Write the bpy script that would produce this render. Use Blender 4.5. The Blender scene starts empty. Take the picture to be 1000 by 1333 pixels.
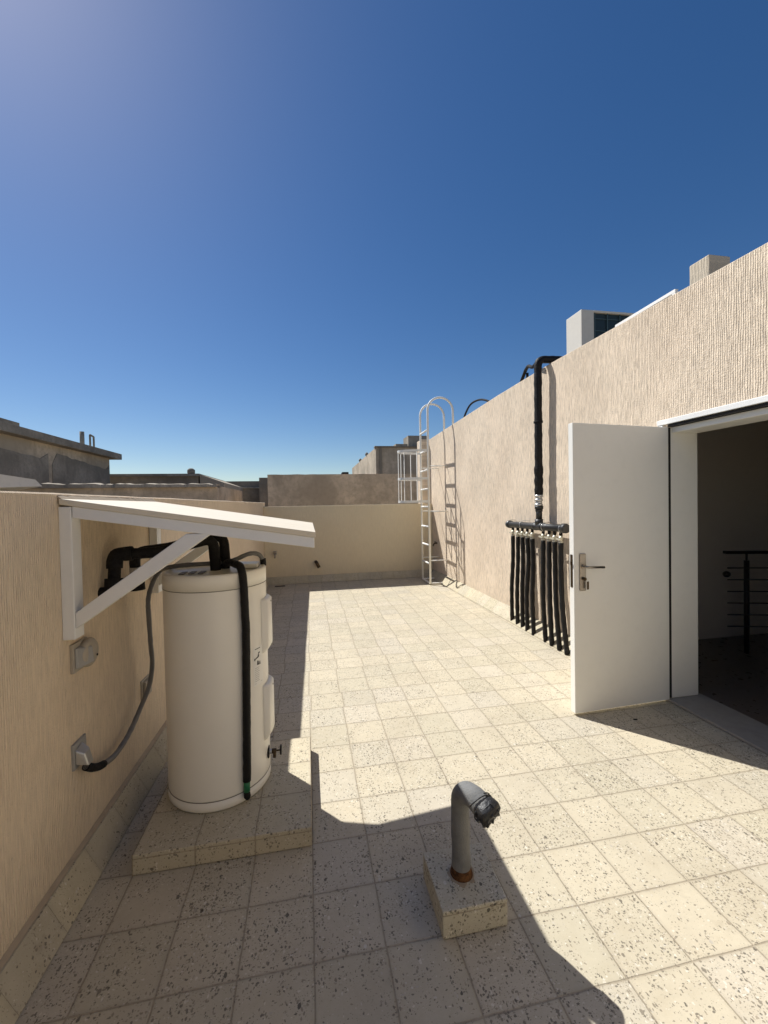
import bpy, bmesh, math, random
from mathutils import Vector, Matrix, noise as mnoise
random.seed(7)
scene = bpy.context.scene
COL = scene.collection
PI = math.pi
XL0, XLS = -0.965, 0.0176          # left parapet face: x = XL0 + XLS*(y+1)
def xl(y): return XL0 + XLS*(y+1)
def xr(y): return 2.707 - 0.0150*(y+0.2)   # face of the tall wall on the right
SUN = Vector((-0.535, 0.605, 1.0)).normalized()   # towards the sun

# ------------------------------------------------------------------ node helper
class T:
    def __init__(s, name):
        s.m = bpy.data.materials.new(name); s.m.use_nodes = True
        s.t = s.m.node_tree; s.t.nodes.clear()
        s.out = s.t.nodes.new('ShaderNodeOutputMaterial')
        s.b = s.t.nodes.new('ShaderNodeBsdfPrincipled')
        s.t.links.new(s.b.outputs[0], s.out.inputs[0])
    def set(s, sock, v):
        if isinstance(v, bpy.types.NodeSocket): s.t.links.new(v, sock)
        elif v is not None:
            if isinstance(v, (tuple, list)) and len(v) == 3 and sock.type == 'RGBA': v = (*v, 1)
            sock.default_value = v
    def n(s, typ, ins=None, out=0, **props):
        nd = s.t.nodes.new(typ)
        for k, v in props.items(): setattr(nd, k, v)
        for k, v in (ins or {}).items(): s.set(nd.inputs[k], v)
        return nd.outputs[out]
    def math(s, op, a, b=None, c=None, clamp=False):
        nd = s.t.nodes.new('ShaderNodeMath'); nd.operation = op; nd.use_clamp = clamp
        s.set(nd.inputs[0], a); s.set(nd.inputs[1], b); s.set(nd.inputs[2], c)
        return nd.outputs[0]
    def vm(s, op, a, b=None, scale=None):
        nd = s.t.nodes.new('ShaderNodeVectorMath'); nd.operation = op
        s.set(nd.inputs[0], a); s.set(nd.inputs[1], b)
        if scale is not None: s.set(nd.inputs['Scale'], scale)
        return nd.outputs[0]
    def mix(s, f, a, b, blend='MIX'):
        nd = s.t.nodes.new('ShaderNodeMix'); nd.data_type = 'RGBA'; nd.blend_type = blend
        s.set(nd.inputs[0], f); s.set(nd.inputs[6], a); s.set(nd.inputs[7], b)
        return nd.outputs[2]
    def noise(s, vec, scale, detail=2, rough=.5, out='Fac', dist=0):
        return s.n('ShaderNodeTexNoise', {'Vector': vec, 'Scale': scale, 'Detail': detail, 'Roughness': rough, 'Distortion': dist}, out)
    def vor(s, vec, scale, out='Distance', feature='F1', rnd=1):
        return s.n('ShaderNodeTexVoronoi', {'Vector': vec, 'Scale': scale, 'Randomness': rnd}, out, feature=feature)
    def ss(s, v, a, b, x=0., y=1.):
        return s.n('ShaderNodeMapRange', {'Value': v, 'From Min': a, 'From Max': b, 'To Min': x, 'To Max': y}, 0, interpolation_type='SMOOTHSTEP')
    def lin(s, v, a, b, x=0., y=1.):
        return s.n('ShaderNodeMapRange', {'Value': v, 'From Min': a, 'From Max': b, 'To Min': x, 'To Max': y}, 0)
    def pos(s): return s.n('ShaderNodeNewGeometry', None, 'Position')
    def sep(s, v):
        nd = s.t.nodes.new('ShaderNodeSeparateXYZ'); s.set(nd.inputs[0], v); return nd.outputs
    def comb(s, x=0., y=0., z=0.):
        return s.n('ShaderNodeCombineXYZ', {0: x, 1: y, 2: z})
    def mapping(s, v, rot=(0, 0, 0), sc=(1, 1, 1), loc=(0, 0, 0)):
        return s.n('ShaderNodeMapping', {'Vector': v, 'Rotation': rot, 'Scale': sc, 'Location': loc})
    def bump(s, h, dist, strength=1., normal=None):
        return s.n('ShaderNodeBump', {'Height': h, 'Distance': dist, 'Strength': strength, 'Normal': normal})
    def done(s, col=None, rough=None, metal=None, normal=None, spec=None, coat=None, emis=None):
        s.set(s.b.inputs['Base Color'], col); s.set(s.b.inputs['Roughness'], rough)
        s.set(s.b.inputs['Metallic'], metal)
        if normal is not None: s.set(s.b.inputs['Normal'], normal)
        if spec is not None: s.set(s.b.inputs['Specular IOR Level'], spec)
        if coat is not None: s.set(s.b.inputs['Coat Weight'], coat)
        return s.m

# ------------------------------------------------------------------ materials
def terrazzo(name, gx=True, gy=True, off=(0, 0), joint=False, zline=None, base=(.555, .495, .365), dens=1.0, dirt=1.0, gw=1.0):
    t = T(name); P = t.pos()
    wob = t.vm('SCALE', t.vm('SUBTRACT', t.noise(P, 9, 2, out='Color'), (.5, .5, .5)), scale=.006)
    Pw = t.vm('ADD', P, wob); sx = t.sep(Pw)
    u = t.math('DIVIDE', t.math('ADD', sx[0], off[0]), .25)
    v = t.math('DIVIDE', t.math('ADD', sx[1], off[1]), .25)
    # rows beyond the expansion joint were laid a little out of line
    row = t.math('FLOOR', v)
    jit = t.math('SUBTRACT', t.n('ShaderNodeTexWhiteNoise', {'W': row}, 'Value', noise_dimensions='1D'), .5)
    far = t.math('GREATER_THAN', row, -.5)
    u = t.math('ADD', u, t.math('MULTIPLY', t.math('MULTIPLY', jit, far), .09))
    cell = t.comb(t.math('FLOOR', u) if gx else 0., row if gy else 0., 0.)
    rnd = t.n('ShaderNodeTexWhiteNoise', {'Vector': cell}, 'Color', noise_dimensions='3D')
    rs = t.sep(rnd)
    g = None
    def edge(w):
        f = t.math('FRACT', w); return t.math('MINIMUM', f, t.math('SUBTRACT', 1., f))
    rag = t.math('MULTIPLY', t.noise(P, 160, 3), .011)
    for on, w in ((gx, u), (gy, v)):
        if on:
            e = edge(w); g = e if g is None else t.math('MINIMUM', g, e)
    if g is None: g = t.math('ADD', 1., 0.)
    grout = t.ss(t.math('ADD', g, rag), .0105*gw, .023*gw, 1., 0.)
    if joint:
        d = t.math('ABSOLUTE', t.sep(P)[1]); grout = t.math('MAXIMUM', grout, t.ss(t.math('ADD', d, t.math('MULTIPLY', rag, .2)), .0035, .006, 1., 0.))
    if zline:
        d = t.math('ABSOLUTE', t.math('SUBTRACT', t.sep(Pw)[2], zline)); grout = t.math('MAXIMUM', grout, t.ss(d, .0015, .003, 1., 0.))
    # chips: three sizes, angular and elongated
    tileoff = t.vm('SCALE', rnd, scale=3.)
    Pt = t.vm('ADD', P, tileoff)
    warp = t.vm('SCALE', t.vm('SUBTRACT', t.noise(Pt, 130, 2, .6, out='Color'), (.5, .5, .5)), scale=.009)
    Pc = t.vm('ADD', Pt, warp)
    clump = t.noise(Pt, 11, 1)
    dn = t.math('ADD', t.lin(rs[0], 0, 1, .70, 1.0), t.lin(clump, .3, .7, -.22, .22))
    col = None; chipmask = None
    tint = t.mix(t.lin(rs[1], 0, 1, 0, 1), tuple(c*.93 for c in base), (base[0]*1.05, base[1]*1.03, base[2]*1.03))
    tint = t.mix(t.lin(rs[2], .6, 1, 0, .35), tint, (base[0]*.95, base[1]*.97, base[2]*1.14))
    n1 = t.noise(P, 2.3, 3, .6); n2 = t.noise(P, 35, 3, .65)
    tint = t.mix(t.lin(n2, .3, .7, .0, .16), tint, tuple(c*.7 for c in base))
    fs = t.noise(P, 330, 2, .6)
    tint = t.mix(t.ss(fs, .60, .70, 0, .35), tint, tuple(c*.55 for c in base))
    bl = t.noise(P, 13, 4, .65)
    tint = t.mix(t.ss(bl, .48, .68, 0, .16*dirt), tint, (base[0]*.72, base[1]*.66, base[2]*.58))
    tint = t.mix(t.ss(bl, .30, .44, .12, 0.), tint, (base[0]*1.15, base[1]*1.15, base[2]*1.18))
    col = tint
    for i, (sc, rot, st, lo, rad, op) in enumerate((
            (150, (.3, .2, .5), (1, 1.9, 1.2), .56, .38, .6),
            (72, (.1, .5, -.7), (1.8, 1, 1.2), .60, .43, .75),
            (78, (.7, .1, .9), (1, 1.7, 1), .62, .42, .75),
            (33, (.2, -.3, 1.9), (1.5, 1, 1.3), .80, .33, .85))):
        Pm = t.mapping(Pc, rot, st, (i*3.1, i*1.7, i*.9))
        D = t.vor(Pm, sc); C = t.vor(Pm, sc, 'Color'); cs = t.sep(C)
        th = t.math('SUBTRACT', 1.45-.25*0 + (lo-.62), t.math('MULTIPLY', dn, dens*.85))
        r = t.math('MULTIPLY', t.lin(t.math('SUBTRACT', cs[0], t.math('MULTIPLY', th, .78)), 0, .30, 0, 1), rad)
        m = t.ss(t.math('SUBTRACT', D, r), -.05, .0, 1., 0.)
        cc = t.n('ShaderNodeValToRGB', {'Fac': cs[1]})
        cr = cc.node.color_ramp
        cr.elements[0].position = 0; cr.elements[0].color = (.045, .04, .033, 1)
        cr.elements[1].position = 1; cr.elements[1].color = (.72, .66, .54, 1)
        for p_, c_ in ((.30, (.10, .088, .068, 1)), (.55, (.20, .17, .125, 1)), (.78, (.28, .23, .17, 1)), (.86, (.66, .62, .54, 1))):
            e = cr.elements.new(p_); e.color = c_
        col = t.mix(t.math('MULTIPLY', m, op), col, cc)
        chipmask = m if chipmask is None else t.math('MAXIMUM', chipmask, m)
    # dust, stains
    col = t.mix(t.math('MULTIPLY', t.ss(n1, .42, .75), .22*dirt), col, (.30, .25, .18))
    st = t.noise(t.mapping(P, sc=(1, 1, 1), loc=(5, 2, 0)), 5.5, 4, .7)
    col = t.mix(t.ss(st, .60, .75, 0, .18*dirt), col, (.20, .16, .11))
    col = t.mix(t.ss(g, .0, .07, .22, 0.) if (gx or gy) else 0., col, (.30, .25, .18))
    col = t.mix(t.math('MULTIPLY', grout, t.lin(t.noise(P, 40, 2), .3, .7, .35, .75)), col, (.27, .22, .155))
    h = t.math('SUBTRACT', t.math('MULTIPLY', n2, .12), grout)
    h = t.math('ADD', h, t.math('MULTIPLY', t.noise(P, 400, 2), .06))
    nrm = t.bump(h, .0022, .8)
    # tiles tilt a touch
    tl = t.vm('SCALE', t.vm('SUBTRACT', rnd, (.5, .5, .5)), scale=.022)
    nrm = t.vm('NORMALIZE', t.vm('ADD', nrm, tl))
    return t.done(col, t.lin(n2, .3, .7, .52, .8), 0, nrm, spec=.35)

def stucco(name, base, pitch, depth, axis=1, grain=1.0, streak=.5, contrast=.3, wander=3.2):
    t = T(name); P = t.pos(); s = t.sep(P)
    a = s[axis]; z = s[2]
    # combed ridges that wander and break up
    wob = t.noise(t.comb(t.math('MULTIPLY', a, 9.), t.math('MULTIPLY', z, 2.5), 0.), 1., 3, .6)
    ph = t.math('ADD', t.math('DIVIDE', a, pitch), t.math('MULTIPLY', wob, wander))
    rid = t.math('MULTIPLY', t.math('ADD', t.math('SINE', t.math('MULTIPLY', ph, 2*PI)), 1.), .5)
    flk = t.noise(t.comb(t.math('MULTIPLY', a, 1.9/pitch), t.math('MULTIPLY', z, 13.), 0.), 1., 4, .7)
    flk2 = t.noise(t.comb(t.math('MULTIPLY', a, .8/pitch), t.math('MULTIPLY', z, 6.5), 4.), 1., 3, .65)
    flk = t.math('ADD', t.math('MULTIPLY', flk, .52), t.math('MULTIPLY', flk2, .48))
    gr = t.noise(P, 260, 3, .7); gr2 = t.noise(P, 95, 3, .6)
    brk = t.ss(t.noise(t.comb(t.math('MULTIPLY', a, 2.1), t.math('MULTIPLY', z, 1.3), 0.), 1., 3), .30, .62)
    h = t.math('MULTIPLY', rid, t.math('ADD', .35, t.math('MULTIPLY', brk, .65)))
    h = t.math('ADD', h, t.math('MULTIPLY', flk, 1.3*streak*2))
    h = t.math('ADD', h, t.math('MULTIPLY', gr2, .9*grain))
    h = t.math('ADD', h, t.math('MULTIPLY', gr, .45*grain))
    dark = tuple(c*.62 for c in base); lite = tuple(min(1, c*1.14) for c in base)
    col = t.mix(t.ss(flk, .38, .60), dark, lite)
    col = t.mix(contrast, base, col)
    col = t.mix(t.ss(gr2, .60, .75, 0, .35*grain), col, tuple(c*.5 for c in base))
    big = t.noise(P, .9, 4, .6)
    col = t.mix(t.ss(big, .35, .7, 0, .20), col, (base[0]*.82, base[1]*.74, base[2]*.70))
    # dust washed down, grime at the foot
    foot = t.math('MULTIPLY', t.ss(z, .10, .45, .35, 0.), t.lin(t.noise(t.comb(t.math('MULTIPLY', a, 8), t.math('MULTIPLY', z, 1.5), 0.), 1, 3), .3, .7, .3, 1))
    col = t.mix(foot, col, tuple(c*.68 for c in base))
    return t.done(col, .92, 0, t.bump(h, depth, 1.), spec=.15)

def paint(name, base, rough=.45, dirt=.12, bump=.0004, spec=.4, metal=0, nscale=14):
    t = T(name); P = t.pos()
    n = t.noise(P, nscale, 4, .6); n2 = t.noise(P, 3, 3, .6)
    col = t.mix(t.ss(n, .45, .75, 0, dirt), base, tuple(c*.6 for c in base))
    col = t.mix(t.ss(n2, .45, .8, 0, dirt), col, (base[0]*.78, base[1]*.70, base[2]*.58))
    return t.done(col, t.lin(n, .3, .7, rough*.85, min(1, rough*1.2)), metal, t.bump(t.noise(P, 180, 3), bump, .6), spec=spec)

def concrete(name, base, patch=None, scale=1.6, bump=.01, streaks=True):
    t = T(name); P = t.pos()
    n1 = t.noise(P, scale, 5, .62, dist=.4); n2 = t.noise(P, scale*9, 4, .7); n3 = t.noise(P, scale*40, 3, .7)
    col = t.mix(t.ss(n1, .35, .65), tuple(c*.72 for c in base), tuple(c*1.15 for c in base))
    col = t.mix(t.ss(n2, .40, .7, 0, .5), col, tuple(c*.6 for c in base))
    if streaks:
        s = t.sep(P)
        v = t.noise(t.comb(t.math('MULTIPLY', t.math('ADD', s[0], s[1]), 3.2), t.math('MULTIPLY', s[2], .5), 0.), 1, 4, .7)
        col = t.mix(t.ss(v, .5, .75, 0, .4), col, tuple(c*.55 for c in base))
    if patch: col = t.mix(t.ss(t.noise(P, scale*.55, 3, .5), .55, .60, 0, .8), col, patch)
    h = t.math('ADD', t.math('MULTIPLY', n2, .6), t.math('MULTIPLY', n3, .4))
    return t.done(col, .93, 0, t.bump(h, bump, .8), spec=.15)

def rubber(name, base=(.010, .009, .009), rough=.55, wrap=True, axis=2, spec=.22):
    t = T(name); P = t.pos(); s = t.sep(P)
    n = t.noise(P, 70, 3, .65); h = n
    if wrap:
        w = t.math('FRACT', t.math('ADD', t.math('DIVIDE', s[axis], .034), t.math('MULTIPLY', t.noise(P, 12, 2), .9)))
        h = t.math('ADD', t.math('MULTIPLY', n, .8), t.math('MULTIPLY', w, .5))
    col = t.mix(t.ss(t.noise(P, 120, 3, .7), .64, .76, 0, .35), base, (.12, .10, .08))
    col = t.mix(t.ss(t.noise(P, 8, 3, .7), .5, .8, 0, .05), col, (.2, .17, .13))
    return t.done(col, t.lin(n, .3, .7, rough*.8, rough*1.25), 0, t.bump(h, .004, .9), spec=spec)

M = {}
M['floor'] = terrazzo('terrazzo_floor', joint=True)
M['plinth'] = terrazzo('terrazzo_plinth', off=(.0, .02), zline=.072, dens=1.0, base=(.55, .49, .35))
M['block'] = terrazzo('terrazzo_block', gx=False, gy=False, zline=.088, dens=1.1, base=(.56, .51, .37))
M['skirt_y'] = terrazzo('terrazzo_skirting_side', gx=False, off=(0, .22), base=(.52, .46, .32), dens=.80, dirt=1.8, gw=.45)
M['skirt_x'] = terrazzo('terrazzo_skirting_end', gy=False, base=(.52, .46, .32), dens=.80, dirt=1.8, gw=.45)
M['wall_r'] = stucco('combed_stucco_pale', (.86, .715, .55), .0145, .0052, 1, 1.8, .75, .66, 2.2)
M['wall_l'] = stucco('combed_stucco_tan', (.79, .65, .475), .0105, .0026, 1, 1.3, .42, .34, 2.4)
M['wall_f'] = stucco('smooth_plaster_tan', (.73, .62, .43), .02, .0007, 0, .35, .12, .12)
M['bouncewall'] = stucco('bounce_wall_plaster', (.46, .43, .38), .02, .0007, 0, .35, .12, .12)
M['mortar'] = paint('mortar_edge', (.40, .32, .23), .9, .3)
M['roof_top'] = concrete('roof_screed', (.36, .31, .25))
M['white'] = paint('white_metal_paint', (.80, .79, .76), .42, .10)
M['cream'] = paint('cream_metal_paint', (.84, .82, .76), .5, .06)
M['panel_top'] = paint('canopy_panel', (.72, .635, .49), .55, .14)
M['door'] = paint('door_paint', (.83, .81, .745), .38, .06, .0002)
M['enamel'] = paint('heater_enamel', (.82, .785, .70), .33, .05, .00015, spec=.5, nscale=5)
M['enamel_line'] = paint('heater_seam', (.20, .18, .15), .6, .1)
M['black'] = rubber('black_insulation', wrap=True, axis=2)
M['black_flat'] = rubber('black_insulation_foam', wrap=False, rough=.75, spec=.25)
M['tape'] = rubber('black_tape', (.012, .012, .013), .5, wrap=False, spec=.6)
M['pvc'] = rubber('dark_grey_pvc', (.016, .015, .014), .45, wrap=False, spec=.6)
M['greypipe'] = paint('grey_pipe', (.19, .19, .185), .7, .5, .004, spec=.2)
M['conduit'] = paint('grey_conduit', (.17, .165, .16), .42, .2, .0006)
M['greybox'] = paint('grey_plastic', (.33, .32, .30), .4, .2)
M['lampbody'] = paint('weathered_plastic', (.42, .37, .30), .45, .3)
M['steel'] = paint('satin_steel', (.40, .36, .31), .34, .15, metal=1)
M['chrome'] = paint('old_chrome', (.45, .44, .42), .25, .15, metal=1)
M['brass'] = paint('tarnished_brass', (.10, .07, .04), .4, .3, metal=.8)
M['galv'] = paint('galvanised_fitting', (.55, .55, .54), .35, .2, metal=.7, nscale=60)
M['silverbrass'] = paint('small_valve_metal', (.62, .58, .46), .4, .25, metal=.4, nscale=60)
M['green'] = paint('green_ppr_plastic', (.02, .16, .07), .4, .1)
M['label'] = paint('sticker_paper', (.82, .80, .74), .5, .04)
M['ink'] = paint('sticker_ink', (.03, .03, .03), .5, .0)
M['inkgrey'] = paint('sticker_small_print', (.42, .41, .38), .5, .0)
M['conc_far'] = concrete('cement_render_brown', (.60, .485, .36), None, 1.1)
M['conc_dark'] = concrete('cement_render_dark', (.28, .24, .19), None, .8)
M['conc_mid'] = concrete('cement_render_grey', (.52, .435, .33), (.38, .325, .25), .8)
M['conc_lite'] = concrete('cement_render_light', (.36, .31, .24), None, .6)
M['slabgrey'] = concrete('grey_concrete', (.30, .27, .225), None, 1.3)
M['coping'] = concrete('coping_concrete', (.42, .36, .28), None, 2.2)
M['paleroof'] = paint('pale_render', (.66, .64, .58), .8, .15)
M['sand'] = concrete('desert_ground', (.42, .34, .25), None, .05, .02, False)
M['acbody'] = paint('beige_sheet_metal', (.62, .58, .51), .5, .12)
M['coil'] = paint('dark_coil', (.015, .03, .035), .45, .1)
M['guard'] = paint('guard_wire', (.06, .10, .11), .5, .1)
M['dark'] = paint('dark_gap', (.02, .018, .016), .8, 0)
M['inwall'] = paint('interior_wall_paint', (.74, .68, .60), .8, .05)
M['infloor'] = paint('interior_marble', (.13, .10, .08), .3, .2)
M['sill'] = paint('threshold_marble', (.34, .31, .27), .5, .25)
M['rail'] = paint('dark_rail_metal', (.035, .03, .028), .4, .1, metal=.5)
M['glass'] = paint('skylight_glass', (.05, .07, .08), .12, .05)
M['stucco_block'] = stucco('combed_stucco_block', (.56, .48, .37), .03, .003, 1, .8, .4, .3)
def rustmat():
    t = T('rust'); P = t.pos(); n = t.noise(P, 60, 4, .7)
    c = t.mix(t.ss(n, .35, .65), (.045, .022, .012), (.16, .075, .03))
    return t.done(c, .9, 0, t.bump(n, .004, 1.), spec=.1)
M['rust'] = rustmat()
def stain():
    t = T('sealant'); P = t.pos(); n = t.noise(P, 50, 4, .7)
    return t.done(t.mix(n, (.30, .24, .16), (.42, .35, .25)), .9, 0, t.bump(n, .004, 1.), spec=.1)
M['sealant'] = stain()

# ------------------------------------------------------------------ mesh helpers
class MB:
    def __init__(s): s.bm = bmesh.new()
    def box(s, lo, hi, rot=None, piv=None):
        v = [s.bm.verts.new((x, y, z)) for x in (lo[0], hi[0]) for y in (lo[1], hi[1]) for z in (lo[2], hi[2])]
        for f in ((0, 1, 3, 2), (4, 6, 7, 5), (0, 4, 5, 1), (2, 3, 7, 6), (0, 2, 6, 4), (1, 5, 7, 3)):
            s.bm.faces.new([v[i] for i in f])
        if rot is not None:
            bmesh.ops.rotate(s.bm, verts=v, cent=piv or Vector([(a+b)/2 for a, b in zip(lo, hi)]), matrix=rot)
        return s
    def hexa(s, pts):
        """eight corners: four of one end (in ring order), four of the other"""
        v = [s.bm.verts.new(p) for p in pts]
        s.bm.faces.new(v[:4][::-1]); s.bm.faces.new(v[4:])
        for i in range(4):
            j = (i+1) % 4; s.bm.faces.new((v[i], v[j], v[4+j], v[4+i]))
        return s
    def prism(s, a, b):
        """closed prism between two rings of equal length"""
        va = [s.bm.verts.new(p) for p in a]; vb = [s.bm.verts.new(p) for p in b]; n = len(va)
        s.bm.faces.new(va[::-1]); s.bm.faces.new(vb)
        for i in range(n):
            j = (i+1) % n; s.bm.faces.new((va[i], va[j], vb[j], vb[i]))
        return s
    def bar(s, a, b, w, h, up=(0, 0, 1)):
        """rectangular bar from a to b; w across, h along up"""
        a = Vector(a); b = Vector(b); d = (b-a).normalized(); side = d.cross(Vector(up)).normalized(); u = side.cross(d)
        q = [side*w/2*i+u*h/2*j for i, j in ((-1, -1), (1, -1), (1, 1), (-1, 1))]
        return s.hexa([a+x for x in q]+[b+x for x in q])
    def tube(s, pts, r, n=14, caps=True, rfun=None, lump=0):
        pts = [Vector(p) for p in pts]; rings = []; up = None; L = 0
        for i, p in enumerate(pts):
            d = (pts[min(i+1, len(pts)-1)]-pts[max(i-1, 0)]).normalized()
            if up is None: up = d.orthogonal().normalized()
            up = (up-d*up.dot(d)).normalized(); sd = d.cross(up)
            if i: L += (p-pts[i-1]).length
            rr = rfun(L, i/(len(pts)-1)) if rfun else (r[i] if isinstance(r, (list, tuple)) else r)
            ring = []
            for k in range(n):
                q = rr*(1+(lump*mnoise.noise((p+up*math.cos(2*PI*k/n)*rr)*28) if lump else 0))
                ring.append(s.bm.verts.new(p+(up*math.cos(2*PI*k/n)+sd*math.sin(2*PI*k/n))*q))
            rings.append(ring)
        for a, b in zip(rings, rings[1:]):
            for k in range(n):
                f = s.bm.faces.new((a[k], a[(k+1) % n], b[(k+1) % n], b[k])); f.smooth = True
        if caps: s.bm.faces.new(rings[0][::-1]); s.bm.faces.new(rings[-1])
        return s
    def lathe(s, c, prof, n=48, axis=2):
        """prof: (radius, height) list, closed to the axis at both ends if radius 0"""
        rings = []
        for r, z in prof:
            ring = []
            for k in range(n):
                a = 2*PI*k/n; p = [r*math.cos(a), r*math.sin(a), z]
                if axis == 0: p = [z, p[0], p[1]]
                if axis == 1: p = [p[0], z, p[1]]
                ring.append(s.bm.verts.new(Vector(c)+Vector(p)))
            rings.append(ring)
        for a, b in zip(rings, rings[1:]):
            for k in range(n):
                f = s.bm.faces.new((a[k], a[(k+1) % n], b[(k+1) % n], b[k])); f.smooth = True
        s.bm.faces.new(rings[0][::-1]); s.bm.faces.new(rings[-1])
        return s
    def build(s, name, mat, parent=None, bevel=0, seg=2, weld=False):
        bm = s.bm
        bmesh.ops.recalc_face_normals(bm, faces=bm.faces)
        me = bpy.data.meshes.new(name)
        bm.to_mesh(me); bm.free()
        o = bpy.data.objects.new(name, me); COL.objects.link(o)
        me.materials.append(M[mat] if isinstance(mat, str) else mat)
        if parent is not None:
            o.parent = parent; o.matrix_parent_inverse = Matrix.Translation(-Vector(parent.location)) if parent.type == 'EMPTY' else Matrix.Identity(4)
        if bevel:
            md = o.modifiers.new('bevel', 'BEVEL'); md.width = bevel; md.segments = seg; md.limit_method = 'ANGLE'; md.angle_limit = math.radians(40)
        return o

def tag(o, label=None, cat=None, group=None, kind=None):
    if label: o['label'] = label
    if cat: o['category'] = cat
    if group: o['group'] = group
    if kind: o['kind'] = kind
    return o
def thing(name, loc, label, cat, group=None):
    o = bpy.data.objects.new(name, None); COL.objects.link(o); o.location = loc; o.empty_display_size = .1
    return tag(o, label, cat, group)
def fillet(pts, rad, n=6):
    """round the corners of a polyline"""
    pts = [Vector(p) for p in pts]; out = [pts[0]]
    for i in range(1, len(pts)-1):
        p = pts[i]; a = pts[i-1]-p; b = pts[i+1]-p
        r = min(rad, a.length*.49, b.length*.49); A = p+a.normalized()*r; B = p+b.normalized()*r
        for k in range(n+1):
            t_ = k/n; out.append(A*(1-t_)**2+p*2*t_*(1-t_)+B*t_**2)
    out.append(pts[-1]); return out
def spline(pts, n=8):
    pts = [Vector(p) for p in pts]; P = [pts[0]*2-pts[1]]+pts+[pts[-1]*2-pts[-2]]; out = []
    for i in range(1, len(P)-2):
        for k in range(n):
            t_ = k/n; a, b, c, d = P[i-1:i+3]
            out.append(.5*((2*b)+(c-a)*t_+(2*a-5*b+4*c-d)*t_*t_+(3*b-a-3*c+d)*t_**3))
    out.append(pts[-1]); return out
def resample(pts, step):
    pts = [Vector(p) for p in pts]; out = [pts[0]]
    for a, b in zip(pts, pts[1:]):
        k = max(1, int((b-a).length/step))
        for i in range(1, k+1): out.append(a.lerp(b, i/k))
    return out

# ================================================================== SETTING
# far ground, down at street level
tag(MB().box((-900, -900, -7.6), (900, 900, -7.5)).build('ground', 'sand'), kind='structure')
# building body under the terrace and the tiled terrace floor
YB, YF = -6.0, 5.56
tag(MB().box((-1.2, YB, -7.49), (6.4, 5.9, -.13)).build('house', 'conc_lite'), 'plain rendered body of the house under the tiled roof terrace', 'building')
fl = MB(); fl.prism([(xl(YB)-.05, YB, -.12), (xr(YB)+.0, YB, -.12), (xr(YB)+.0, YB, 0), (xl(YB)-.05, YB, 0)],
                    [(xl(YF)-.05, YF, -.12), (xr(YF)+.0, YF, -.12), (xr(YF)+.0, YF, 0), (xl(YF)-.05, YF, 0)])
tag(fl.build('floor', 'floor'), kind='structure')

# ------------------------------------------------------------ left parapet
HL = 1.625
t = thing('parapet_wall', (xl(0), 0, 0), 'long tan combed stucco parapet wall behind the water heater', 'wall')
W = .20
ys = [YB+i*(5.85-YB)/60 for i in range(61)]
b = MB()
rings = []
for y in ys:
    e = .004*mnoise.noise(Vector((y*1.7, 0, 3)))+.002*mnoise.noise(Vector((y*9, 0, 3)))
    rings.append([(xl(y), y, -.1), (xl(y)+e, y, HL-.006+e), (xl(y)-.008, y, HL+e), (xl(y)-W, y, HL-.004), (xl(y)-W, y, -.1)])
vs = [[b.bm.verts.new(p) for p in r] for r in rings]
for a, c in zip(vs, vs[1:]):
    for i in range(5): b.bm.faces.new((a[i], a[(i+1) % 5], c[(i+1) % 5], c[i]))
b.bm.faces.new(vs[0]); b.bm.faces.new(vs[-1][::-1])
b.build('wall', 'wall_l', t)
# leaning tiled skirting
def skirt_ring_l(y, x0=0): return [(xl(y)+.002, y, .004), (xl(y)+.080, y, .004), (xl(y)+.078, y, .010), (xl(y)+.018, y, .122), (xl(y)+.003, y, .126)]
yy = YF-.10
MB().prism(skirt_ring_l(YB), skirt_ring_l(yy)).build('skirting', 'skirt_y', t)
def mort_l(y): return [(xl(y)+.001, y, .1262), (xl(y)+.014, y, .1262), (xl(y)+.001, y, .143)]
MB().prism(mort_l(YB), mort_l(yy)).build('mortar_fillet', 'mortar', t)

# ------------------------------------------------------------ far parapet
HF = 1.54; YW = 5.53
t = thing('parapet_wall', (1, YW, 0), 'low smooth tan parapet wall closing the far end of the terrace', 'wall')
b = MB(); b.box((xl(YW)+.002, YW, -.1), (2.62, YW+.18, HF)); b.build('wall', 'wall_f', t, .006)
MB().prism([(xl(YW)+.004, YW-.003, .004), (xl(YW)+.004, YW-.095, .004), (xl(YW)+.004, YW-.092, .012), (xl(YW)+.004, YW-.02, .135), (xl(YW)+.004, YW-.003, .138)],
           [(2.53, YW-.003, .004), (2.53, YW-.095, .004), (2.53, YW-.092, .012), (2.53, YW-.02, .135), (2.53, YW-.003, .138)]).build('skirting', 'skirt_x', t)

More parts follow.
